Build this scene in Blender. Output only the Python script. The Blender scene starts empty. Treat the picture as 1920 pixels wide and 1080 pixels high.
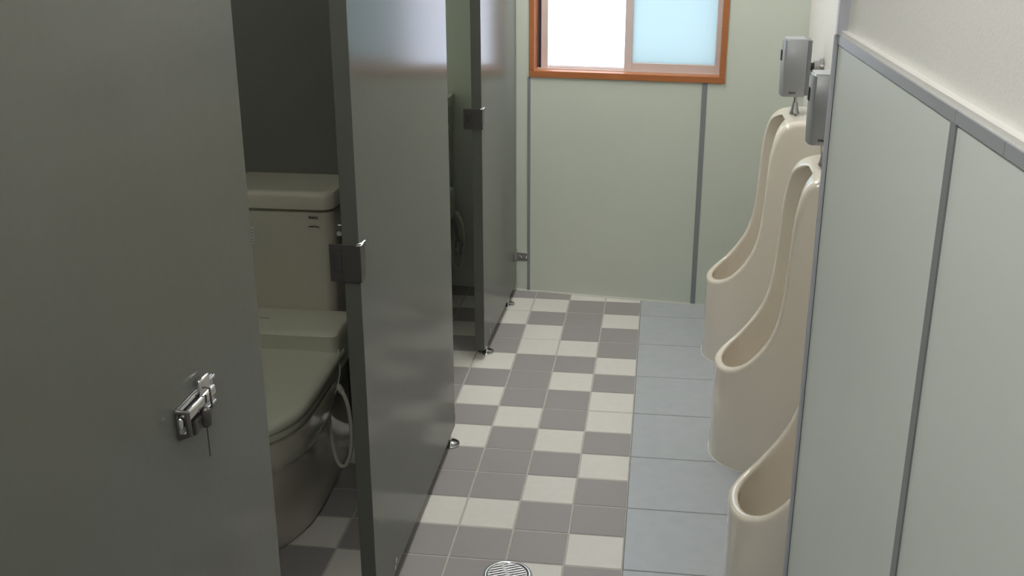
import bpy, bmesh, math, random
import numpy as np
from mathutils import Vector, Matrix, Euler

S = bpy.context.scene
COL = S.collection

# ------------------------------------------------------------ camera
cam_d = bpy.data.cameras.new('camera')
cam = bpy.data.objects.new('camera', cam_d); COL.objects.link(cam)
cam_d.sensor_width = 36.0
cam_d.lens = 2040.2 / 1920 * 36.0
cam_d.clip_start = 0.02
yaw, pitch, roll = -0.1362, 0.3445, -0.0031
fw = Vector((math.sin(yaw)*math.cos(pitch), math.cos(yaw)*math.cos(pitch), -math.sin(pitch)))
rt = Vector((math.cos(yaw), -math.sin(yaw), 0)); up = rt.cross(fw)
r2 = rt*math.cos(roll) + up*math.sin(roll); u2 = -rt*math.sin(roll) + up*math.cos(roll)
M = Matrix((( r2.x, u2.x, -fw.x, 0.0449), (r2.y, u2.y, -fw.y, -2.3789), (r2.z, u2.z, -fw.z, 1.6099), (0, 0, 0, 1)))
cam.matrix_world = M
S.camera = cam

# ------------------------------------------------------------ sky, light, exposure
world = bpy.data.worlds.new('daylight'); S.world = world; world.use_nodes = True
wb = world.node_tree.nodes['Background']
wb.inputs[0].default_value = (0.80, 0.86, 1.0, 1); wb.inputs[1].default_value = 1.3
S.view_settings.view_transform = 'Standard'; S.view_settings.look = 'None'
S.view_settings.gamma = 1.0; S.view_settings.exposure = 1.36
S.view_settings.use_curve_mapping = False
LAMP_FAR, LAMP_NEAR = 10.5, 7.5

WA = math.atan(-0.1137)                       # the back wall stands a little askew to the tiles
WM = Matrix.Translation((0, 1.9799, 0)) @ Matrix.Rotation(WA, 4, 'Z')
pl = bpy.data.lights.new('window_daylight', 'AREA'); pl.shape = 'RECTANGLE'; pl.size = 0.75; pl.size_y = 0.85
pl.cycles.is_portal = True
plo = bpy.data.objects.new('window_daylight', pl); COL.objects.link(plo)
plo.matrix_world = WM @ Matrix.Translation((-0.1, 0.14, 1.38)) @ Matrix.Rotation(-math.pi/2, 4, 'X')

# ------------------------------------------------------------ materials
def mat(name, color, rough=0.5, metal=0.0, coat=0.0, noise=0.0, nscale=20.0, bump=0.0, bscale=200.0, spec=0.5, coord='Object'):
    m = bpy.data.materials.new(name); m.use_nodes = True
    nt = m.node_tree; b = nt.nodes['Principled BSDF']
    b.inputs['Base Color'].default_value = (*color, 1)
    b.inputs['Roughness'].default_value = rough; b.inputs['Metallic'].default_value = metal
    b.inputs['Coat Weight'].default_value = coat; b.inputs['Coat Roughness'].default_value = 0.08
    b.inputs['Specular IOR Level'].default_value = spec
    tc = nt.nodes.new('ShaderNodeTexCoord')
    if noise > 0:
        n = nt.nodes.new('ShaderNodeTexNoise'); n.inputs['Scale'].default_value = nscale; n.inputs['Detail'].default_value = 5
        nt.links.new(tc.outputs[coord], n.inputs['Vector'])
        r = nt.nodes.new('ShaderNodeMix'); r.data_type = 'RGBA'
        r.inputs['A'].default_value = (*[c*(1-noise) for c in color], 1)
        r.inputs['B'].default_value = (*[min(1, c*(1+noise)) for c in color], 1)
        nt.links.new(n.outputs['Fac'], r.inputs['Factor']); nt.links.new(r.outputs['Result'], b.inputs['Base Color'])
    if bump > 0:
        n2 = nt.nodes.new('ShaderNodeTexNoise'); n2.inputs['Scale'].default_value = bscale; n2.inputs['Detail'].default_value = 3
        nt.links.new(tc.outputs[coord], n2.inputs['Vector'])
        bp = nt.nodes.new('ShaderNodeBump'); bp.inputs['Strength'].default_value = bump; bp.inputs['Distance'].default_value = 0.002
        nt.links.new(n2.outputs['Fac'], bp.inputs['Height']); nt.links.new(bp.outputs['Normal'], b.inputs['Normal'])
    return m

MT = dict(
    panel=mat('grey_laminate', (0.18, 0.183, 0.158), 0.17, noise=0.04, nscale=60, spec=0.3),
    edge=mat('panel_edge', (0.10, 0.105, 0.09), 0.45),
    wallpanel=mat('pale_green_wall_board', (0.66, 0.71, 0.63), 0.42, noise=0.02, nscale=4),
    wallpanel2=mat('pale_green_wainscot', (0.77, 0.82, 0.785), 0.42, noise=0.02, nscale=4),
    wallpaper=mat('textured_wallpaper', (0.84, 0.83, 0.80), 0.8, noise=0.04, nscale=120, bump=0.4, bscale=220),
    caulk=mat('white_caulk', (0.8, 0.8, 0.76), 0.5),
    joint=mat('grey_joint_strip', (0.26, 0.28, 0.29), 0.4),
    trimgrey=mat('grey_trim', (0.36, 0.38, 0.41), 0.35),
    trimlav=mat('pale_grey_corner_trim', (0.55, 0.56, 0.62), 0.35),
    ceiling=mat('ceiling_board', (0.75, 0.75, 0.72), 0.8, noise=0.03, nscale=30),
    cream=mat('cream_tile', (0.75, 0.73, 0.685), 0.38, noise=0.05, nscale=40, bump=0.25, bscale=300, spec=0.4),
    grey=mat('grey_tile', (0.34, 0.32, 0.32), 0.42, noise=0.10, nscale=260, bump=0.25, bscale=300, spec=0.4),
    big=mat('large_blue_grey_tile', (0.46, 0.485, 0.52), 0.3, noise=0.10, nscale=22, bump=0.1, bscale=100, spec=0.5),
    grout=mat('tile_grout', (0.5, 0.485, 0.45), 0.8, noise=0.2, nscale=30),
    grout2=mat('dark_tile_grout', (0.2, 0.205, 0.2), 0.8, noise=0.2, nscale=30),
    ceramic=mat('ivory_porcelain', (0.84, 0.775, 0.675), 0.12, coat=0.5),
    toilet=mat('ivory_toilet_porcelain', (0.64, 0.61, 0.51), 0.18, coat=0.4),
    plastic=mat('ivory_plastic', (0.66, 0.655, 0.55), 0.35),
    chrome=mat('chrome', (0.75, 0.75, 0.77), 0.12, 1.0),
    darkchrome=mat('brushed_steel', (0.5, 0.5, 0.51), 0.3, 1.0),
    bronze=mat('dark_steel', (0.075, 0.07, 0.066), 0.35, 0.2),
    sensor=mat('silver_plastic', (0.36, 0.37, 0.385), 0.35, 0.3),
    sensorlight=mat('silver_plastic_edge', (0.55, 0.57, 0.62), 0.3, 0.3),
    black=mat('dark_print', (0.03, 0.03, 0.03), 0.5),
    rubber=mat('dark_rubber', (0.04, 0.04, 0.045), 0.6),
    hose=mat('white_braided_hose', (0.66, 0.65, 0.56), 0.45, bump=0.5, bscale=500),
    alu=mat('anodised_window_metal', (0.70, 0.60, 0.58), 0.35, 0.0),
    darkgap=mat('jamb_gap_shade', (0.05, 0.03, 0.04), 0.6),
    label=mat('white_sticker', (0.75, 0.75, 0.72), 0.5),
)
# semi gloss laminate: a diffuse board under a thin satin film
m = MT['panel']; nt = m.node_tree; b = nt.nodes['Principled BSDF']; out = nt.nodes['Material Output']
csrc = b.inputs['Base Color'].links[0].from_socket
df = nt.nodes.new('ShaderNodeBsdfDiffuse'); nt.links.new(csrc, df.inputs['Color'])
gs = nt.nodes.new('ShaderNodeBsdfGlossy'); gs.inputs['Roughness'].default_value = 0.16; gs.inputs['Color'].default_value = (0.95, 0.96, 1.0, 1)
fr = nt.nodes.new('ShaderNodeFresnel'); fr.inputs['IOR'].default_value = 1.42
mu = nt.nodes.new('ShaderNodeMath'); mu.operation = 'MULTIPLY'; mu.inputs[1].default_value = 0.62
nt.links.new(fr.outputs[0], mu.inputs[0])
mx = nt.nodes.new('ShaderNodeMixShader'); nt.links.new(mu.outputs[0], mx.inputs[0]); nt.links.new(df.outputs[0], mx.inputs[1]); nt.links.new(gs.outputs[0], mx.inputs[2])
nt.links.new(mx.outputs[0], out.inputs[0]); nt.nodes.remove(b)
# orange brown window wood with a fine grain
m = mat('varnished_orange_wood', (0.46, 0.17, 0.06), 0.35)
nt = m.node_tree; tc = nt.nodes.new('ShaderNodeTexCoord'); wv = nt.nodes.new('ShaderNodeTexNoise')
mp = nt.nodes.new('ShaderNodeMapping'); mp.inputs['Scale'].default_value = (3, 60, 60)
nt.links.new(tc.outputs['Object'], mp.inputs['Vector']); nt.links.new(mp.outputs['Vector'], wv.inputs['Vector'])
wv.inputs['Scale'].default_value = 2.0
cr = nt.nodes.new('ShaderNodeValToRGB'); cr.color_ramp.elements[0].color = (0.40, 0.14, 0.05, 1); cr.color_ramp.elements[1].color = (0.52, 0.20, 0.075, 1)
nt.links.new(wv.outputs['Fac'], cr.inputs['Fac']); nt.links.new(cr.outputs['Color'], nt.nodes['Principled BSDF'].inputs['Base Color'])
MT['wood'] = m
# frosted pane: light scatters through it
m = bpy.data.materials.new('frosted_glass'); m.use_nodes = True; nt = m.node_tree
nt.nodes.remove(nt.nodes['Principled BSDF']); out = nt.nodes['Material Output']
tr = nt.nodes.new('ShaderNodeBsdfTranslucent'); tr.inputs['Color'].default_value = (0.53, 0.61, 0.60, 1)
gl = nt.nodes.new('ShaderNodeBsdfGlossy'); gl.inputs['Roughness'].default_value = 0.3; gl.inputs['Color'].default_value = (0.8, 0.9, 1, 1)
mx = nt.nodes.new('ShaderNodeMixShader'); mx.inputs[0].default_value = 0.06
ns = nt.nodes.new('ShaderNodeTexNoise'); ns.inputs['Scale'].default_value = 120
tc = nt.nodes.new('ShaderNodeTexCoord'); nt.links.new(tc.outputs['Object'], ns.inputs['Vector'])
bp = nt.nodes.new('ShaderNodeBump'); bp.inputs['Strength'].default_value = 0.3; bp.inputs['Distance'].default_value = 0.001
nt.links.new(ns.outputs['Fac'], bp.inputs['Height']); nt.links.new(bp.outputs['Normal'], gl.inputs['Normal'])
nt.links.new(tr.outputs[0], mx.inputs[1]); nt.links.new(gl.outputs[0], mx.inputs[2]); nt.links.new(mx.outputs[0], out.inputs[0])
MT['frosted'] = m
def lampmat(name, k):
    m = bpy.data.materials.new(name); m.use_nodes = True; b = m.node_tree.nodes['Principled BSDF']
    b.inputs['Base Color'].default_value = (0.9, 0.9, 0.88, 1)
    b.inputs['Emission Color'].default_value = (1.0, 0.98, 0.93, 1); b.inputs['Emission Strength'].default_value = k
    return m
MT['lamp_far'] = lampmat('far_lamp_diffuser', LAMP_FAR); MT['lamp_near'] = lampmat('near_lamp_diffuser', LAMP_NEAR)

# ------------------------------------------------------------ builders
class MB:
    def __init__(s): s.v = []; s.f = []; s.mi = []; s.mats = []
    def m(s, name):
        if name not in s.mats: s.mats.append(name)
        return s.mats.index(name)
    def add(s, vs, fs, mt):
        o = len(s.v); s.v += [tuple(map(float, v)) for v in vs]
        k = s.m(mt)
        for f in fs: s.f.append([o+i for i in f]); s.mi.append(k)
        return s
    def box(s, a, b, mt, M=None, skip=()):
        x0, y0, z0 = a; x1, y1, z1 = b
        vs = [(x, y, z) for z in (z0, z1) for y in (y0, y1) for x in (x0, x1)]
        if M is not None: vs = [tuple(M @ Vector(v)) for v in vs]
        fs = {'bottom': (0, 2, 3, 1), 'top': (4, 5, 7, 6), 'front': (0, 1, 5, 4), 'back': (2, 6, 7, 3), 'left': (0, 4, 6, 2), 'right': (1, 3, 7, 5)}
        return s.add(vs, [f for k, f in fs.items() if k not in skip], mt)
    def tube(s, pts, r, mt, n=12, cap=True):
        pts = [Vector(p) for p in pts]; rs = r if isinstance(r, (list, tuple)) else [r]*len(pts)
        vs = []; prev = None
        for i, p in enumerate(pts):
            t = (pts[min(i+1, len(pts)-1)] - pts[max(i-1, 0)]).normalized()
            if prev is None:
                a = t.orthogonal().normalized()
            else:
                a = (prev - t*prev.dot(t)).normalized()
            prev = a; b = t.cross(a)
            for k in range(n):
                an = 2*math.pi*k/n; vs.append(p + (a*math.cos(an) + b*math.sin(an))*rs[i])
        fs = []
        for i in range(len(pts)-1):
            for k in range(n):
                k2 = (k+1) % n; fs.append((i*n+k, i*n+k2, (i+1)*n+k2, (i+1)*n+k))
        if cap: fs.append(tuple(range(n-1, -1, -1))); fs.append(tuple((len(pts)-1)*n+k for k in range(n)))
        return s.add(vs, fs, mt)
    def lathe(s, prof, mt, c=(0, 0, 0), n=40):
        vs = []
        for r, z in prof:
            for k in range(n):
                an = 2*math.pi*k/n; vs.append((c[0]+r*math.cos(an), c[1]+r*math.sin(an), c[2]+z))
        fs = [(i*n+k, i*n+(k+1) % n, (i+1)*n+(k+1) % n, (i+1)*n+k) for i in range(len(prof)-1) for k in range(n)]
        fs.append(tuple(range(n-1, -1, -1))); fs.append(tuple((len(prof)-1)*n+k for k in range(n)))
        return s.add(vs, fs, mt)
    def loft(s, rings, mt, cap=True):
        n = len(rings[0]); vs = [p for r in rings for p in r]
        fs = [(i*n+k, i*n+(k+1) % n, (i+1)*n+(k+1) % n, (i+1)*n+k) for i in range(len(rings)-1) for k in range(n)]
        if cap: fs.append(tuple(range(n-1, -1, -1))); fs.append(tuple((len(rings)-1)*n+k for k in range(n)))
        return s.add(vs, fs, mt)
    def build(s, name, parent=None, loc=(0, 0, 0), bevel=0.0, smooth=True, seg=2, fix=True):
        me = bpy.data.meshes.new(name)
        lx, ly, lz = loc
        me.from_pydata([(x-lx, y-ly, z-lz) for x, y, z in s.v], [], s.f)
        for k in s.mats: me.materials.append(MT[k])
        me.polygons.foreach_set('material_index', s.mi)
        me.update()
        if fix:
            bm = bmesh.new(); bm.from_mesh(me); bmesh.ops.recalc_face_normals(bm, faces=bm.faces); bm.to_mesh(me); bm.free()
        o = bpy.data.objects.new(name, me); COL.objects.link(o); o.location = loc
        if smooth:
            me.polygons.foreach_set('use_smooth', [True]*len(me.polygons))
            try: me.set_sharp_from_angle(angle=math.radians(38))
            except Exception: pass
        if bevel > 0:
            b = o.modifiers.new('bevel', 'BEVEL'); b.width = bevel; b.segments = seg; b.limit_method = 'ANGLE'; b.angle_limit = math.radians(40)
            b.harden_normals = False
        if parent is not None:
            o.parent = parent
            pl_ = parent_world(parent)
            o.location = Vector(loc) - pl_
        return o
def parent_world(p):
    v = Vector((0, 0, 0))
    while p is not None: v += p.location; p = p.parent
    return v
def thing(name, label, cat, loc, group=None):
    o = bpy.data.objects.new(name, None); COL.objects.link(o); o.location = loc; o.empty_display_size = 0.05
    return tag(o, label, cat, group)
def tag(o, label, cat, group=None, kind=None):
    o['label'] = label; o['category'] = cat
    if group: o['group'] = group
    if kind: o['kind'] = kind
    return o
def struct(o, label=None):
    o['kind'] = 'structure'
    if label: o['label'] = label
    return o
def copy_tree(o, parent=None):
    c = o.copy(); COL.objects.link(c); c.parent = parent
    for ch in list(o.children): copy_tree(ch, c)
    return c
def textmesh(name, s, size, mt, Mx, parent, depth=0.0003):
    cu = bpy.data.curves.new(name, 'FONT'); cu.body = s; cu.size = size; cu.extrude = depth; cu.align_x = 'CENTER'; cu.align_y = 'CENTER'
    cu.offset = size*0.025
    t = bpy.data.objects.new(name+'_curve', cu); COL.objects.link(t)
    bpy.context.view_layer.update()
    me = bpy.data.meshes.new_from_object(t); bpy.data.objects.remove(t)
    me.transform(Mx); me.name = name; me.materials.clear(); me.materials.append(MT[mt])
    o = bpy.data.objects.new(name, me); COL.objects.link(o); o.parent = parent
    o.location = -parent_world(parent)
    return o

# signed distance fields meshed with surface nets, for porcelain
def surface_nets(F, o, h):
    nx, ny, nz = F.shape; ins = F < 0
    corners = [(i, j, k) for i in (0, 1) for j in (0, 1) for k in (0, 1)]
    sl = lambda A, i, j, k: A[i:nx-1+i, j:ny-1+j, k:nz-1+k]
    cnt = sum(sl(ins, *c).astype(int) for c in corners); act = (cnt > 0) & (cnt < 8)
    acc = np.zeros(act.shape+(3,)); num = np.zeros(act.shape)
    for a in range(8):
        for b in range(a+1, 8):
            ca, cb = corners[a], corners[b]
            if sum(abs(p-q) for p, q in zip(ca, cb)) != 1: continue
            fa, fb = sl(F, *ca), sl(F, *cb); cr_ = (fa < 0) != (fb < 0)
            t = np.where(cr_, fa/np.where(cr_, fa-fb, 1), 0)
            for ax in range(3): acc[..., ax] += np.where(cr_, ca[ax] + t*(cb[ax]-ca[ax]), 0)
            num += cr_
    idx = -np.ones(act.shape, int); w = np.argwhere(act); idx[act] = np.arange(len(w))
    V = (w + acc[act]/num[act][:, None])*h + np.array(o)
    fs = []
    for ax in range(3):
        u, v = [(1, 2), (2, 0), (0, 1)][ax]
        A = np.take(ins, range(0, F.shape[ax]-1), ax); B = np.take(ins, range(1, F.shape[ax]), ax)
        for flip in (0, 1):
            e = np.argwhere((A & ~B) if not flip else (~A & B))
            e = e[(e[:, u] > 0) & (e[:, v] > 0) & (e[:, u] < F.shape[u]-1) & (e[:, v] < F.shape[v]-1)]
            def g(du, dv):
                q = e.copy(); q[:, u] += du; q[:, v] += dv; return idx[q[:, 0], q[:, 1], q[:, 2]]
            Q = np.stack([g(-1, -1), g(0, -1), g(0, 0), g(-1, 0)], 1)
            if flip: Q = Q[:, ::-1]
            fs.append(Q)
    return V, np.concatenate(fs)
def smax(a, b, k):
    h = np.clip(0.5 + 0.5*(a-b)/k, 0, 1); return b*(1-h) + a*h + k*h*(1-h)
def poly_sdf(P, X, Z):
    P = np.array(P, float); d = np.full(X.shape, 1e9); inside = np.zeros(X.shape, bool)
    for i in range(len(P)):
        a, b = P[i], P[(i+1) % len(P)]; e = b-a
        t = np.clip(((X-a[0])*e[0] + (Z-a[1])*e[1])/(e@e), 0, 1)
        d = np.minimum(d, np.hypot(X-a[0]-t*e[0], Z-a[1]-t*e[1]))
        c = ((a[1] <= Z) != (b[1] <= Z)); xx = a[0] + (Z-a[1])/np.where(e[1] == 0, 1e-9, e[1])*e[0]
        inside ^= c & (X < xx)
    return np.where(inside, -d, d)
def mesh_from(name, V, Fc, mt, smooth_iter=2):
    me = bpy.data.meshes.new(name); me.from_pydata([tuple(v) for v in V.tolist()], [], Fc.tolist())
    me.materials.append(MT[mt]); me.polygons.foreach_set('use_smooth', [True]*len(me.polygons)); me.update()
    bm = bmesh.new(); bm.from_mesh(me); bmesh.ops.recalc_face_normals(bm, faces=bm.faces)
    for _ in range(smooth_iter): bmesh.ops.smooth_vert(bm, verts=bm.verts, factor=0.5, use_axis_x=True, use_axis_y=True, use_axis_z=True)
    bm.to_mesh(me); bm.free()
    return me

# ============================================================ ROOM
T = 0.15
NB = -0.36                                   # y of the end of the near right wall
# --- floor: every tile is a slightly raised plate over the grout
pat = {
    -1: {0, 3, 5, 6, 8, 11, 13},
    -2: {-1, 2, 4, 7, 9, 13},
    -3: {1, 5, 9, 10, 12},
    -4: {1, 4, 6, 8, 11, 12},
    -5: {-1, 2, 8, 10, 5, 12},
    -6: {0, 3, 6, 9, 12},
    -7: {-1, 1, 4, 7, 11},
}
rnd = random.Random(4)
fl = MB()
X0, X1, Y0, Y1 = -1.55, 0.62, -3.9, 2.2
fl.box((X0, Y0, -0.05), (-0.0, Y1, -0.0015), 'grout')
fl.box((0.0, Y0, -0.05), (X1, Y1, -0.0012), 'grout2')
def tile(x0, y0, x1, y1, g, mt):
    x0, x1 = max(x0, X0), min(x1, X1); y1 = min(y1, Y1)
    if x1-x0 < 0.02 or y1-y0 < 0.02: return
    c = 0.0012; a = (x0+g, y0+g, x1-g, y1-g)
    vs = [(a[0], a[1], -0.0015), (a[2], a[1], -0.0015), (a[2], a[3], -0.0015), (a[0], a[3], -0.0015),
          (a[0]+c, a[1]+c, 0), (a[2]-c, a[1]+c, 0), (a[2]-c, a[3]-c, 0), (a[0]+c, a[3]-c, 0)]
    fl.add(vs, [(4, 5, 6, 7), (0, 1, 5, 4), (1, 2, 6, 5), (2, 3, 7, 6), (3, 0, 4, 7)], mt)
for c in range(-11, 0):
    for r in range(-26, 15):
        cream = (r in pat[c]) if (c in pat and r >= -1) else rnd.random() < 0.36
        g = 0.0028
        tile(c*T, r*T, (c+1)*T, (r+1)*T, g, 'cream' if cream else 'grey')
for c in range(0, 2):
    for r in range(-13, 8):
        tile(c*0.45, r*0.30, (c+1)*0.45, (r+1)*0.30, 0.0018, 'big')
struct(fl.build('floor', smooth=False))
# --- ceiling, far and left walls
struct(MB().box((X0-0.1, Y0-0.1, 2.40), (0.8, 2.35, 2.48), 'ceiling').build('ceiling', smooth=False))
u0, u1, zb, zt = -0.468, 0.270, 0.952, 1.85         # clear opening of the window in wall coordinates
bw = MB()
for a, b in [((-1.75, 0, 0), (0.75, 0.10, zb-0.012)), ((-1.75, 0, zt+0.012), (0.75, 0.10, 2.44)),
             ((-1.75, 0, zb-0.012), (u0-0.012, 0.10, zt+0.012)), ((u1+0.012, 0, zb-0.012), (0.75, 0.10, zt+0.012))]:
    bw.box(a, b, 'wallpanel', WM)
struct(bw.build('wall_back', smooth=False))
n = 0
def trim(mb, **k):
    global n; n += 1
    return struct(mb.build('trim_%d' % n, **k))
trim(MB().box((-0.497, -0.0025, 0.0), (-0.484, 0.0, 0.925), 'joint', WM), smooth=False)
trim(MB().box((0.206, -0.0025, 0.0), (0.226, 0.0, 0.925), 'joint', WM), smooth=False)
struct(MB().box((-1.55, -0.004, 0.0), (0.60, 0.0, 0.006), 'caulk', WM).build('baseboard_back', smooth=False))
struct(MB().box((X0-0.1, Y0, 0), (X0+0.03, 2.2, 2.42), 'wallpanel').build('wall_left', smooth=False))
struct(MB().box((X0-0.1, Y0-0.1, 0), (0.8, Y0, 2.42), 'wallpaper').build('wall_front', smooth=False))
struct(MB().box((0.588, NB, 0), (0.70, 2.1, 2.42), 'wallpaper').build('wall_right', smooth=False))
# --- near right wall: wainscot, gray ledge, wallpaper above, running slightly askew
RM = Matrix.Translation((0.352, NB, 0)) @ Matrix.Rotation(math.atan(0.0403), 4, 'Z')   # local -y runs towards the camera
# local x = into the wall, local y = -(distance from corner)
def rb(mb, a, b, mt): return mb.box(a, b, mt, RM)
w = MB(); rb(w, (0.0, -3.6, 0), (0.26, 0.0, 1.366), 'wallpanel2'); rb(w, (0.012, -3.6, 1.366), (0.26, 0.0, 2.42), 'wallpaper')
struct(w.build('wall_near_right', smooth=False))
w = MB()
ys = [-0.004, -0.73, -0.90, -1.80, -2.70, -3.6]
for a, b in zip(ys, ys[1:]): rb(w, (-0.003, b+0.0006, 1.366), (0.02, a-0.0006, 1.381), 'trimgrey')
rb(w, (0.0, -3.6, 1.381), (0.0125, -0.004, 1.389), 'wallpaper')
trim(w, smooth=False)
w = MB(); rb(w, (-0.008, -0.004, 0), (0.02, 0.003, 1.381), 'trimlav'); trim(w, smooth=False, bevel=0.002)
w = MB(); rb(w, (-0.006, -0.016, 1.381), (0.02, 0.003, 2.41), 'trimlav'); trim(w, smooth=False, bevel=0.002)
w = MB(); rb(w, (-0.0005, -0.0075, 0), (0.003, -0.004, 1.366), 'rubber'); trim(w, smooth=False)
w = MB(); rb(w, (-0.0025, -0.735, 0), (0.002, -0.713, 1.366), 'joint'); trim(w, smooth=False)
w = MB(); rb(w, (-0.0025, -1.65, 0), (0.002, -1.628, 1.366), 'joint'); trim(w, smooth=False)

# --- window
wf = bpy.data.objects.new('window_1', None); COL.objects.link(wf); wf.matrix_world = Matrix.Identity(4)
struct(wf, 'sliding window in an orange wooden frame, left half open')
f = MB(); fo = 0.022
f.box((u0-fo, -0.008, zb-0.026), (u1+fo, 0.10, zb), 'wood', WM)
f.box((u0-fo, -0.008, zt), (u1+fo, 0.10, zt+0.026), 'wood', WM)
f.box((u0-fo, -0.008, zb), (u0, 0.10, zt), 'wood', WM)
f.box((u1, -0.008, zb), (u1+fo, 0.10, zt), 'wood', WM)
f.build('wooden_frame', wf, bevel=0.0015, smooth=False)
f = MB()
f.box((u0+0.016, 0.05, zb), (-0.425, 0.125, zt), 'alu', WM)            # left jamb
f.box((u0+0.004, 0.055, zb), (u0+0.016, 0.12, zt), 'darkgap', WM)  # dark strip standing in for the shade inside the jamb channel
f.box((u0, 0.045, zb-0.01), (u1, 0.135, zb+0.004), 'alu', WM)          # track
for d in (0.06, 0.09): f.box((u0+0.016, d, zb+0.004), (u1, d+0.003, zb+0.010), 'alu', WM)
f.box((u0, 0.045, zt-0.03), (u1, 0.135, zt+0.01), 'alu', WM)
f.box((u1-0.006, 0.05, zb), (u1+0.004, 0.125, zt), 'alu', WM)
f.build('track_frame', wf, smooth=False)
f = MB()
f.box((-0.112, 0.048, zb+0.002), (-0.081, 0.072, zt-0.02), 'alu', WM)
f.box((0.246, 0.048, zb+0.002), (u1-0.004, 0.072, zt-0.02), 'alu', WM)
f.box((-0.081, 0.048, zb+0.002), (0.246, 0.072, zb+0.036), 'alu', WM)
f.box((-0.081, 0.048, zt-0.06), (0.246, 0.072, zt-0.02), 'alu', WM)
sash = f.build('sash', wf, bevel=0.0015, smooth=False)
MB().box((-0.085, 0.057, zb+0.030), (0.25, 0.061, zt-0.05), 'frosted', WM).build('pane', sash, smooth=False)

# ceiling lamps
def lamp(lx, y, mt, label):
    t = thing('ceiling_light', label, 'ceiling light', (lx, y, 2.40))
    MB().box((lx-0.10, y-0.62, 2.365), (lx+0.10, y+0.62, 2.40), 'ceiling').build('lamp_body', t, (lx, y, 2.4), bevel=0.004)
    MB().box((lx-0.08, y-0.60, 2.325), (lx+0.08, y+0.60, 2.365), mt).build('diffuser', t, (lx, y, 2.4), bevel=0.01)
lamp(-0.34, 1.28, 'lamp_far', 'long white ceiling light over the urinals, nearer the window')
lamp(-0.40, -1.45, 'lamp_near', 'long white ceiling light at the entrance end')

# ============================================================ STALLS
PX = -0.554; PTH = 0.035; PZ0, PZ1 = 0.040, 1.95
def panel(y0, y1, label, x0=PX, x1=PX, left_end=True):
    """panel along y; face plane x0 at y0, x1 at y1"""
    t = thing('partition_panel', label, 'partition', (x0-PTH/2, y0, 0))
    t['group'] = None; del t['group']
    mb = MB(); e = 0.0015
    vs = [(x0-PTH, y0, PZ0), (x0, y0, PZ0), (x1, y1, PZ0), (x1-PTH, y1, PZ0)]
    vs += [(a, b, PZ1) for a, b, _ in vs]
    mb.add(vs, [(1, 2, 6, 5), (3, 0, 4, 7)], 'panel')
    mb.add(vs, [(0, 1, 5, 4), (2, 3, 7, 6), (4, 5, 6, 7), (3, 2, 1, 0)], 'edge')
    me = mb
    # weld: both adds share positions
    o = me.build('board', t, (x0-PTH/2, y0, 0), smooth=False, fix=False)
    bm = bmesh.new(); bm.from_mesh(o.data); bmesh.ops.remove_doubles(bm, verts=bm.verts, dist=1e-5)
    bmesh.ops.recalc_face_normals(bm, faces=bm.faces); bm.to_mesh(o.data); bm.free()
    b = o.modifiers.new('bevel', 'BEVEL'); b.width = 0.0012; b.segments = 2
    return t
def foot(t, x, y, clip=True):
    f = MB()
    f.lathe([(0.030, 0.0), (0.031, 0.003), (0.029, 0.006), (0.010, 0.008), (0.0055, 0.010), (0.0055, PZ0+0.002)], 'chrome', (x-PTH/2+0.010, y, 0), 32)
    o = f.build('adjuster_foot', t, (x, y, 0))
    if clip:
        c = MB(); y2 = y+0.05
        c.tube([(x+0.0005, y2-0.008, PZ0+0.012), (x+0.002, y2-0.008, 0.07), (x+0.002, y2-0.004, 0.078), (x+0.002, y2+0.004, 0.078), (x+0.002, y2+0.008, 0.07), (x+0.0005, y2+0.008, 0.06)], 0.0012, 'chrome', 8)
        c.build('adjuster_slot', t, (x, y, 0))
P1 = panel(-2.05, -0.884, 'grey laminate stall panel with a chrome slide latch, nearest the camera at left')
P2 = panel(-0.315, 0.658, 'middle grey stall panel with a dark steel latch keeper, beside the nearer toilet')
P3 = panel(1.270, 2.032, 'farthest grey stall panel, meeting the back wall beside the window', PX-0.004, -0.540)
foot(P2, PX, -0.19); foot(P2, PX, 0.607); foot(P3, PX-0.003, 1.345); foot(P3, -0.547, 1.86, False)
foot(P1, PX, -0.98); foot(P1, PX, -1.95, False)
# latch keepers on the near ends of P2 and P3
def keeper(t, x, y, z0, z1):
    k = MB()
    k.box((x-PTH-0.028, y-0.004, z0), (x+0.003, y-0.001, z1), 'bronze')      # plate across the end
    k.box((x+0.001, y-0.004, z0), (x+0.0035, y+0.030, z1), 'bronze')          # flange on the corridor face
    k.box((x-PTH-0.0035, y-0.004, z0), (x-PTH-0.001, y+0.035, z1), 'bronze')
    kb = k.build('latch_keeper', t, (x, y, z0), bevel=0.0008)
    MB().box((x-PTH-0.020, y-0.0052, z0+0.022), (x-PTH-0.006, y-0.0038, z1-0.018), 'rubber').build('slot', kb, (x, y, z0), bevel=0.003)
    r = MB()
    r.tube([(x-0.004, y-0.001, z1+0.001), (x+0.004, y+0.004, z1+0.001), (x+0.006, y+0.026, z1+0.0015)], 0.0016, 'chrome', 8)
    r.tube([(x-0.004, y-0.006, z1-0.001), (x+0.005, y-0.003, z1-0.001), (x+0.0065, y+0.012, z1+0.001)], 0.0014, 'chrome', 8)
    r.build('bright_edge', kb, (x, y, z0))
keeper(P2, PX, -0.315, 0.861, 0.942)
keeper(P3, PX-0.004, 1.270, 0.862, 0.932)
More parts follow.
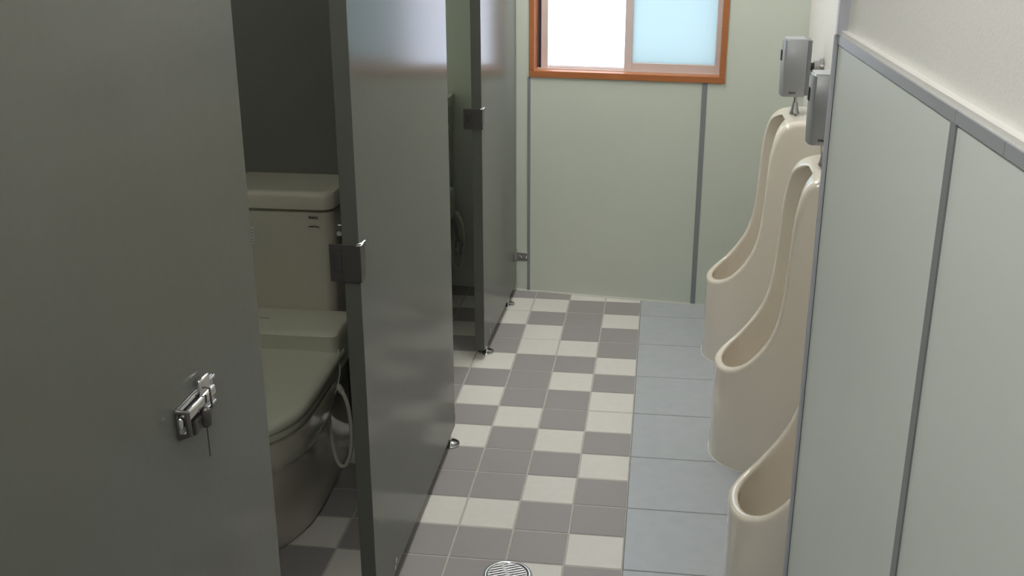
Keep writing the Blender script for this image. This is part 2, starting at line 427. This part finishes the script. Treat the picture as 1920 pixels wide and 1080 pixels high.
# wall bracket joining P3 to the back wall
g = MB()
g.box((-0.541, -0.003, 0.137), (-0.493, 0.0, 0.174), 'darkchrome', WM)
gb = g.build('wall_bracket', P3, (-0.5, 2.03, 0.15), bevel=0.0008)
s_ = MB()
for u in (-0.525, -0.503):
    p = [WM @ Vector((u, d, 0.156)) for d in (-0.003, -0.006, -0.007)]
    s_.tube(p, [0.0065, 0.0055, 0.0025], 'chrome', 14)
s_.build('screw', gb, (-0.5, 2.03, 0.15))
g = MB(); g.box((-0.5405, 1.962, 0.150), (-0.5378, 2.028, 0.192), 'darkchrome'); g.build('face_bracket', P3, (-0.5, 2.03, 0.15), bevel=0.0008)
# slide latch on P1
lt = MB(); lt.box((PX, -1.192, 0.951), (PX+0.004, -1.078, 0.995), 'darkchrome')
latch = lt.build('slide_latch', P1, (PX, -1.13, 0.97), bevel=0.001)
L0 = (PX, -1.13, 0.97)
b_ = MB(); b_.box((PX+0.004, -1.196, 0.990), (PX+0.008, -1.078, 0.9955), 'chrome')
b_.box((PX+0.004, -1.192, 0.953), (PX+0.007, -1.078, 0.958), 'chrome'); b_.build('rail', latch, L0, bevel=0.0015)
b_ = MB(); b_.box((PX+0.006, -1.205, 0.972), (PX+0.015, -1.093, 0.988), 'chrome'); b_.build('sliding_bolt', latch, L0, bevel=0.004, seg=3)
b_ = MB(); b_.box((PX+0.004, -1.135, 0.985), (PX+0.012, -1.104, 1.009), 'chrome'); b_.build('thumb_tab', latch, L0, bevel=0.003, seg=3)
b_ = MB(); b_.tube([(PX+0.004, -1.196, 0.994), (PX+0.018, -1.196, 0.993), (PX+0.019, -1.196, 0.962), (PX+0.004, -1.196, 0.956)], 0.0040, 'bronze', 10)
b_.tube([(PX+0.004, -1.122, 0.996), (PX+0.018, -1.122, 0.994), (PX+0.019, -1.122, 0.966), (PX+0.004, -1.122, 0.962)], 0.0016, 'bronze', 10)
b_.build('guide', latch, L0)
b_ = MB(); b_.lathe([(0.003, -0.014), (0.0072, -0.012), (0.0082, 0), (0.0072, 0.011), (0.004, 0.015)], 'bronze', (PX+0.016, -1.137, 0.958), 20)
b_.box((PX+0.002, -1.166, 0.944), (PX+0.014, -1.137, 0.966), 'bronze'); b_.build('knob', latch, L0, bevel=0.003)
MB().tube([(PX+0.016, -1.137, 0.942), (PX+0.0165, -1.138, 0.922), (PX+0.016, -1.137, 0.900)], 0.0010, 'bronze', 6).build('cord', latch, L0)

# cross partitions between the stalls
def cross(y0, y1, label):
    t = MB(); t.box((-1.51, y0, PZ0), (PX-PTH-0.001, y1, PZ1), 'panel')
    o = t.build('cross_partition', None, (-1.05, (y0+y1)/2, 0), bevel=0.0012, smooth=False)
    tag(o, label, 'partition'); return o
c1 = cross(0.636, 0.658, 'dark grey partition directly behind the nearer toilet tank')
c2 = cross(-1.0, -0.964, 'unseen grey partition closing the near side of the first stall, added to darken it')  # out of view, added to block light from the first stall
for c, yy in ((c1, 0.647), (c2, -0.982)):
    q = MB()
    for xx in (-1.40, -0.70): q.lathe([(0.027, 0), (0.028, 0.003), (0.012, 0.009), (0.0065, 0.011), (0.0065, PZ0+0.002)], 'chrome', (xx, yy, 0), 20)
    q.build('adjuster_foot', c, (-1.05, yy, 0))

# ============================================================ TOILETS
TX = -1.0
def egg(cx, w, tip, yc, yb, z, wb=None, n=56, p=2.0):
    """outline: half superellipse in front of yc, straight sides to the back yb"""
    wb = wb if wb else w; pts = []
    k = n//2
    for i in range(k+1):
        a = math.pi*i/k
        c_, s2 = math.cos(a), math.sin(a)
        x = w*math.copysign(abs(c_)**(2/p), c_); y = yc - (yc-tip)*abs(s2)**(2/p)
        pts.append((cx+x, y, z))
    m_ = 8
    for i in range(1, m_+1):
        t = i/m_; pts.append((cx - (w + (wb-w)*t*t), yc + (yb-yc)*t, z))
    for i in range(1, 6): pts.append((cx - wb + 2*wb*i/6, yb, z))
    for i in range(m_, 0, -1):
        t = i/m_; pts.append((cx + (w + (wb-w)*t*t), yc + (yb-yc)*t, z))
    return pts
def rrect(x0, x1, y0, y1, r, z, n=6, rb_=0.01):
    pts = []
    for cx, cy, a0, rr in ((x1-r, y0+r, -90, r), (x1-rb_, y1-rb_, 0, rb_), (x0+rb_, y1-rb_, 90, rb_), (x0+r, y0+r, 180, r)):
        for i in range(n+1):
            a = math.radians(a0 + 90*i/n); pts.append((cx+rr*math.cos(a), cy+rr*math.sin(a), z))
    return pts
def make_toilet():
    t = thing('toilet', 'ivory toilet with its square tank and closed lid in the nearer stall', 'toilet', (TX, 0.60, 0))
    L = (TX, 0.60, 0)
    b = MB()
    secs = [(0.0, .152, -.095, .17, .58, .13), (.012, .159, -.102, .17, .58, .135), (.10, .156, -.100, .17, .58, .13), (.18, .160, -.108, .15, .58, .13),
            (.235, .172, -.132, .12, .58, .13), (.275, .188, -.165, .06, .58, .13), (.298, .200, -.190, .0, .58, .135), (.306, .204, -.200, -.01, .58, .14), (.34, .207, -.212, -.02, .6, .15), (.378, .208, -.222, -.03, .61, .17), (.386, .202, -.216, -.03, .61, .165)]
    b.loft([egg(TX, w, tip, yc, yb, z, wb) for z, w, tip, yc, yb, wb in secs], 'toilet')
    b.build('bowl', t, L)
    s = MB()
    s.loft([egg(TX, w, tip, -.035, .30, z, w*0.97) for z, w, tip in ((.388, .200, -.228), (.390, .208, -.240), (.398, .211, -.246), (.408, .211, -.246), (.411, .206, -.241))], 'plastic')
    s.build('seat', t, L)
    s = MB()
    s.loft([egg(TX, w, tip, -.035, .31, z, w*0.965) for z, w, tip in ((.4135, .206, -.248), (.416, .213, -.256), (.424, .216, -.261), (.434, .215, -.260), (.441, .209, -.252), (.445, .192, -.228), (.448, .150, -.17), (.449, .08, -.08))], 'plastic')
    s.build('lid', t, L)
    s = MB()
    def wr(z, i=0.0): return rrect(TX-.205+i, TX+.205-i, .255+i, .425, .025, z)
    s.loft([wr(.385, .004), wr(.39), wr(.46), rrect(TX-.205, TX+.205, .252, .425, .025, .492), wr(.499, .004), wr(.502, .012)], 'plastic')
    ws = s.build('bidet_unit', t, L)
    textmesh('logo', 'INAX', 0.012, 'joint', Matrix.Translation((TX-.028, .345, .5022)), ws)
    s = MB()
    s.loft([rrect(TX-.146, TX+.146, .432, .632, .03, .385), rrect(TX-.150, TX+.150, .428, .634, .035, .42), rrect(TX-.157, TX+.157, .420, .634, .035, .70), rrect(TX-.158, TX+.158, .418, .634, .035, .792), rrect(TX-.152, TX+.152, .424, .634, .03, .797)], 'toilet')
    tk = s.build('tank', t, L)
    textmesh('tank_logo', 'INAX', 0.0115, 'black', Matrix.Translation((TX+.108, .4172, .778)) @ Matrix.Rotation(math.pi/2, 4, 'X'), tk)
    s = MB(); s.tube([(TX+.094, .4178, .7515), (TX+.100, .4174, .7535), (TX+.116, .4174, .7535), (TX+.123, .4178, .750)], 0.0013, 'black', 6)
    s.build('tank_mark', tk, L)
    s = MB(); s.box((TX-.085, .4172, .695), (TX-.068, .419, .745), 'label'); lb = s.build('sticker', tk, L)
    s = MB()
    for k in range(5): s.box((TX-.083, .4168, .700+k*.009), (TX-.070, .4173, .7025+k*.009), 'grey')
    s.build('sticker_print', tk, L, smooth=False)
    s = MB()
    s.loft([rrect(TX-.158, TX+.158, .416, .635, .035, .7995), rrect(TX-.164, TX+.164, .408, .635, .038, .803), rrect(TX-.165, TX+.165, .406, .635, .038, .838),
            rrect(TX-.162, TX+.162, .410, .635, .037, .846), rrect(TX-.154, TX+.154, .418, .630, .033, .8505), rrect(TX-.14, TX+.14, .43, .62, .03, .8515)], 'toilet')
    s.build('tank_lid', t, L)
    s = MB(); s.tube([(TX+.154, .49, .735), (TX+.168, .49, .735)], [.011, .010], 'chrome', 18); s.tube([(TX+.168, .495, .735), (TX+.172, .44, .728)], [.006, .0075], 'chrome', 12)
    s.build('flush_lever', t, L)
    # supply pipe, stop valve, hose and cable at the right side
    s = MB(); s.tube([(TX+.18, .634, .19), (TX+.18, .56, .19)], .011, 'darkchrome', 14); s.tube([(TX+.18, .575, .165), (TX+.18, .575, .225)], .014, 'darkchrome', 14)
    s.tube([(TX+.18, .575, .225), (TX+.17, .57, .30), (TX+.14, .55, .37)], .006, 'darkchrome', 10); s.build('stop_valve', t, L)
    hp = [(TX+.165, .34, .405), (TX+.172, .285, .36), (TX+.176, .255, .315), (TX+.180, .235, .25), (TX+.188, .225, .18), (TX+.202, .220, .130), (TX+.220, .220, .120), (TX+.236, .220, .150), (TX+.245, .220, .21), (TX+.243, .222, .28), (TX+.232, .228, .325), (TX+.214, .24, .348), (TX+.195, .28, .35), (TX+.17, .42, .33)]
    pts = []
    P = [Vector(q) - Vector((0.004, 0, 0)) for q in hp]
    for i in range(1, len(P)-2):
        for k in range(5):
            u = k/5; a, b2, c_, d_ = P[i-1], P[i], P[i+1], P[i+2]
            pts.append(0.5*((2*b2) + (c_-a)*u + (2*a-5*b2+4*c_-d_)*u*u + (3*b2-a-3*c_+d_)*u**3))
    s = MB(); s.tube(pts, .0055, 'hose', 12); h = s.build('hose', t, L)
    s = MB(); s.tube([pts[0], pts[5]], .0085, 'plastic', 14); s.tube([pts[-7], pts[-3]], .0085, 'plastic', 14); s.build('hose_fitting', h, L)
    s = MB(); s.tube([(TX+.204, .27, .45), (TX+.207, .262, .42), (TX+.210, .25, .39), (TX+.204, .235, .35), (TX+.192, .24, .325), (TX+.18, .27, .30)], .0017, 'label', 8); s.build('cable', t, L)
    return t
T1 = make_toilet()
T2 = copy_tree(T1)
T2['label'] = 'ivory toilet in the farther stall, mostly hidden behind the middle grey panel'
T2.location = (-0.968, 2.040, 0); T2.rotation_euler = (0, 0, -0.035)
for ch in T2.children:
    if ch.name.startswith('hose'): ch.location.y += 0.20; ch.location.z += 0.035
for o in (T1, T2): o['group'] = 'toilets in the stalls'

# ============================================================ URINALS
h = 0.0045
prof = [(0.10, 0.297), (0.20, 0.2975), (0.235, 0.299), (0.255, 0.303), (0.28, 0.314), (0.31, 0.333), (0.34, 0.365), (0.365, 0.400), (0.386, 0.440), (0.402, 0.495), (0.410, 0.57), (0.414, 0.66),
        (0.418, 0.76), (0.425, 0.815), (0.436, 0.858), (0.455, 0.885), (0.485, 0.900), (0.52, 0.905), (0.70, 0.905)]
for _ in range(2):                       # round the side profile off
    q_ = [prof[0]]
    for (ax_, az1), (bx_, bz1) in zip(prof, prof[1:]):
        q_ += [(ax_*.75+bx_*.25, az1*.75+bz1*.25), (ax_*.25+bx_*.75, az1*.25+bz1*.75)]
    prof = q_ + [prof[-1]]
prof = prof + [(0.70, -0.05), (0.10, -0.05)]
a_, b_e, p_, xc = 0.165, 0.155, 2.3, 0.405
hwc, ra = 0.130, 0.095
def urinal_field(X3, Y3, Z3, dp):
    q = (np.clip((xc-X3)/a_, 0, None)**p_ + (np.abs(Y3)/b_e)**p_)**(1/p_)
    plan = (q-1)*b_e
    k = 0.010 + 0.016*np.clip((Z3-0.70)/0.15, 0, 1)
    outer = smax(plan + 0*Z3, dp + 0*Y3, k)
    outer = np.maximum(outer, np.maximum(X3-0.586, -Z3))
    ay = np.abs(Y3)-(hwc-ra); az_ = Z3-(0.886-ra)
    arch = np.sqrt(np.clip(ay, 0, None)**2 + np.clip(az_, 0, None)**2) - ra + np.minimum(np.maximum(ay, az_), 0)
    floor_ = 0.09 - Z3 + 0.25*np.clip(X3-0.40, 0, None)
    cav = smax(smax(plan+0.022, arch, 0.02), X3-0.55, 0.06)
    cav = smax(cav, floor_, 0.05)
    return smax(outer, -cav, 0.012)
gx = np.arange(0.215, 0.612, h); gy = np.arange(-0.18, 0.1801, h); gz = np.arange(-0.02, 0.93, h)
Xg, Zg = np.meshgrid(gx, gz, indexing='ij')
Fd = urinal_field(gx[:, None, None], gy[None, :, None], gz[None, None, :], poly_sdf(prof, Xg, Zg)[:, None, :])
Vn, Fn = surface_nets(Fd, (gx[0], gy[0], gz[0]), h)
def vert_field(V): return urinal_field(V[:, 0], V[:, 1], V[:, 2], poly_sdf(prof, V[:, 0], V[:, 2]))
ea = np.concatenate([Fn[:, [0, 1]], Fn[:, [1, 2]], Fn[:, [2, 3]], Fn[:, [3, 0]]])
for it in range(4):                      # relax the mesh and pull it back onto the surface
    acc = np.zeros_like(Vn); cn = np.zeros(len(Vn))
    for c0, c1_ in ((0, 1), (1, 0)):
        for d in range(3): acc[:, d] += np.bincount(ea[:, c0], Vn[ea[:, c1_], d], len(Vn))
        cn += np.bincount(ea[:, c0], None, len(Vn))
    Vn = 0.5*Vn + 0.5*acc/cn[:, None]
    for _ in range(2):
        f0 = vert_field(Vn); e_ = 5e-4
        G = np.stack([(vert_field(Vn + e_*np.eye(3)[d]) - vert_field(Vn - e_*np.eye(3)[d]))/(2*e_) for d in range(3)], 1)
        st = f0[:, None]*G/np.maximum((G**2).sum(1), 0.05)[:, None]
        ln = np.linalg.norm(st, axis=1, keepdims=True); st *= np.minimum(1, 0.003/np.maximum(ln, 1e-9))
        Vn = Vn - st
Vn[:, 2] = np.clip(Vn[:, 2], 0.0005, None)
Vn[:, 0] -= 0.587
ume = mesh_from('urinal', Vn, Fn, 'ceramic', 0)
ULAB = ['tall ivory floor urinal nearest the window, its flush sensor fully in view',
        'middle ivory floor urinal, its flush sensor partly behind the wall edge',
        'nearest ivory floor urinal, only its low front lip showing past the wall edge']
UY = [1.47, 0.69, -0.13]
def make_urinal():
    t = thing('urinal', ULAB[0], 'urinal', (0.587, 0, 0), 'floor urinals along the right wall')
    o = bpy.data.objects.new('basin', ume); COL.objects.link(o); o.parent = t
    s = MB(); s.lathe([(.004, .905), (.004, .907), (.002, .908)], 'bronze', (.505, -.045, 0), 12); s.build('plug', t, (.587, 0, 0))
    s = MB(); s.lathe([(.030, .0), (.030, .006), (.010, .010)], 'chrome', (.46, 0, .096), 24); s.build('drain_cover', t, (.587, 0, 0))
    s = MB()
    # white sealant line round the foot
    pts = []
    for i in range(33):
        a = -math.pi/2 + math.pi*i/32
        pts.append((xc - (a_+0.002)*math.cos(a)**(2/p_) if math.cos(a) > 1e-6 else xc, (b_e+0.002)*math.copysign(abs(math.sin(a))**(2/p_), math.sin(a)), 0.0015))
    pts = [(0.583, -b_e-0.002, 0.0015)] + pts + [(0.583, b_e+0.002, 0.0015)]
    s.tube(pts, 0.0022, 'caulk', 8); s.build('sealant', t, (.587, 0, 0))
    return t
u = make_urinal(); URI = [u, copy_tree(u), copy_tree(u)]
for o, lb, y in zip(URI, ULAB, UY): o.location = (0.587, y, 0); o['label'] = lb
# flush sensors
SLAB = ['silver flush sensor box above the urinal nearest the window', 'silver flush sensor box above the middle urinal, cut off by the wall edge', 'silver flush sensor box above the nearest urinal, hidden behind the wall edge']
def make_sensor():
    L = (0.587, 0, 0.90)
    t = thing('flush_sensor', SLAB[0], 'flush sensor', L, 'flush sensors over the urinals')
    def ring(x0, x1, hw, z, bul): 
        pts = []
        n_ = 10
        for i in range(n_+1):      # rounded front (towards -x)
            a = math.pi/2 - math.pi*i/n_
            pts.append((x0 + bul*(1-math.cos(a)), -hw*math.sin(a), z))
        return [(x1, -hw, z)] + pts + [(x1, hw, z)]
    s = MB()
    z0, z1 = .967, 1.160
    s.loft([ring(.452, .528, .041, z0, .012), ring(.449, .528, .044, z0+.004, .012), ring(.447, .528, .045, 1.06, .012), ring(.449, .528, .044, z1-.004, .012), ring(.453, .528, .041, z1, .012)], 'sensor')
    c = s.build('cover', t, L)
    s = MB(); s.box((.528, -.036, z0+.004), (.543, .036, z1-.003), 'joint'); s.build('housing', t, L, bevel=.003)
    s = MB(); s.box((.456, -.0405, z1-.001), (.522, .0405, z1+.0008), 'sensorlight'); s.build('top_rim', c, L, bevel=.001)
    s = MB(); s.box((.4450, -.012, 1.085), (.4480, .012, 1.12), 'black'); s.build('sensor_window', c, L, bevel=.0008)
    textmesh('logo', 'INAX', 0.0095, 'black', Matrix.Translation((.4875, -.0452, .981)) @ Matrix.Rotation(math.pi/2, 4, 'X'), c)
    s = MB(); s.tube([(.540, 0, 1.065), (.557, 0, 1.065)], .013, 'bronze', 18); s.tube([(.557, 0, 1.065), (.582, 0, 1.065)], [.019, .021], 'darkchrome', 22); s.tube([(.576, 0, 1.065), (.5865, 0, 1.065)], [.026, .028], 'darkchrome', 24)
    s.tube([(.56, 0, 1.065), (.56, 0, 1.035)], .012, 'darkchrome', 16)
    s.build('wall_fitting', t, L)
    s = MB(); s.tube([(.506, 0, .972), (.506, 0, .935)], .0058, 'darkchrome', 16); p_o = s.build('pipe', t, L)
    s = MB(); s.lathe([(.0165, .9035), (.0165, .907), (.0145, .912), (.0095, .938), (.0085, .942), (.006, .943)], 'darkchrome', (.506, 0, 0), 28); s.build('spud_cap', t, L)
    return t
sn = make_sensor(); SEN = [sn, copy_tree(sn), copy_tree(sn)]
for o, lb, y in zip(SEN, SLAB, UY): o.location = (0.587, y, 0.90); o['label'] = lb

# ============================================================ FLOOR DRAIN
DC = (-0.287, -0.0635)
dr = thing('floor_drain', 'round chrome floor drain with slotted grate at the bottom edge of the view', 'drain', (DC[0], DC[1], 0))
s = MB(); s.lathe([(.0635, 0.0), (.0635, .0012), (.0605, .0016)], 'joint', (DC[0], DC[1], 0), 64); s.build('surround', dr, (DC[0], DC[1], 0))
s = MB(); s.lathe([(.0585, .0015), (.0585, .0042), (.0560, .0052), (.0530, .0046), (.0515, .0030), (.0515, .0018)], 'chrome', (DC[0], DC[1], 0), 64)
s.build('rim', dr, (DC[0], DC[1], 0))
s = MB(); s.lathe([(.0515, .0012), (.0515, .0019)], 'black', (DC[0], DC[1], 0), 48); s.build('well', dr, (DC[0], DC[1], 0))
hh = 0.0009
ax = np.arange(-.054, .0541, hh); az = np.arange(-.003, .009, hh)
A, B = np.meshgrid(ax, ax, indexing='ij')
disc = np.hypot(A, B) - .0500
th = math.radians(24); U_ = A*math.cos(th) + B*math.sin(th); V_ = -A*math.sin(th) + B*math.cos(th)
sl = np.full(A.shape, 1e9)
for kx in (-1, 1):
    for j in range(-4, 5):
        v0 = j*0.0098 + (0.0049 if kx > 0 else 0)
        half = math.sqrt(max(0, .046**2 - v0**2))
        if half < .012: continue
        a0, a1 = .0055, half
        uu = np.clip(kx*U_, a0, a1); sl = np.minimum(sl, np.hypot(kx*U_-uu, V_-v0) - .0017)
d2 = np.maximum(disc, -sl)[:, :, None]
Zd = az[None, None, :]
F3 = np.maximum(np.broadcast_to(d2, A.shape+(len(az),)), np.maximum(Zd-.0045, .0019-Zd))
Vn, Fn = surface_nets(F3, (ax[0], ax[0], az[0]), hh)
gme = mesh_from('grate', Vn, Fn, 'darkchrome', 0)
gme.polygons.foreach_set('use_smooth', [False]*len(gme.polygons))
go = bpy.data.objects.new('grate', gme); COL.objects.link(go); go.parent = dr
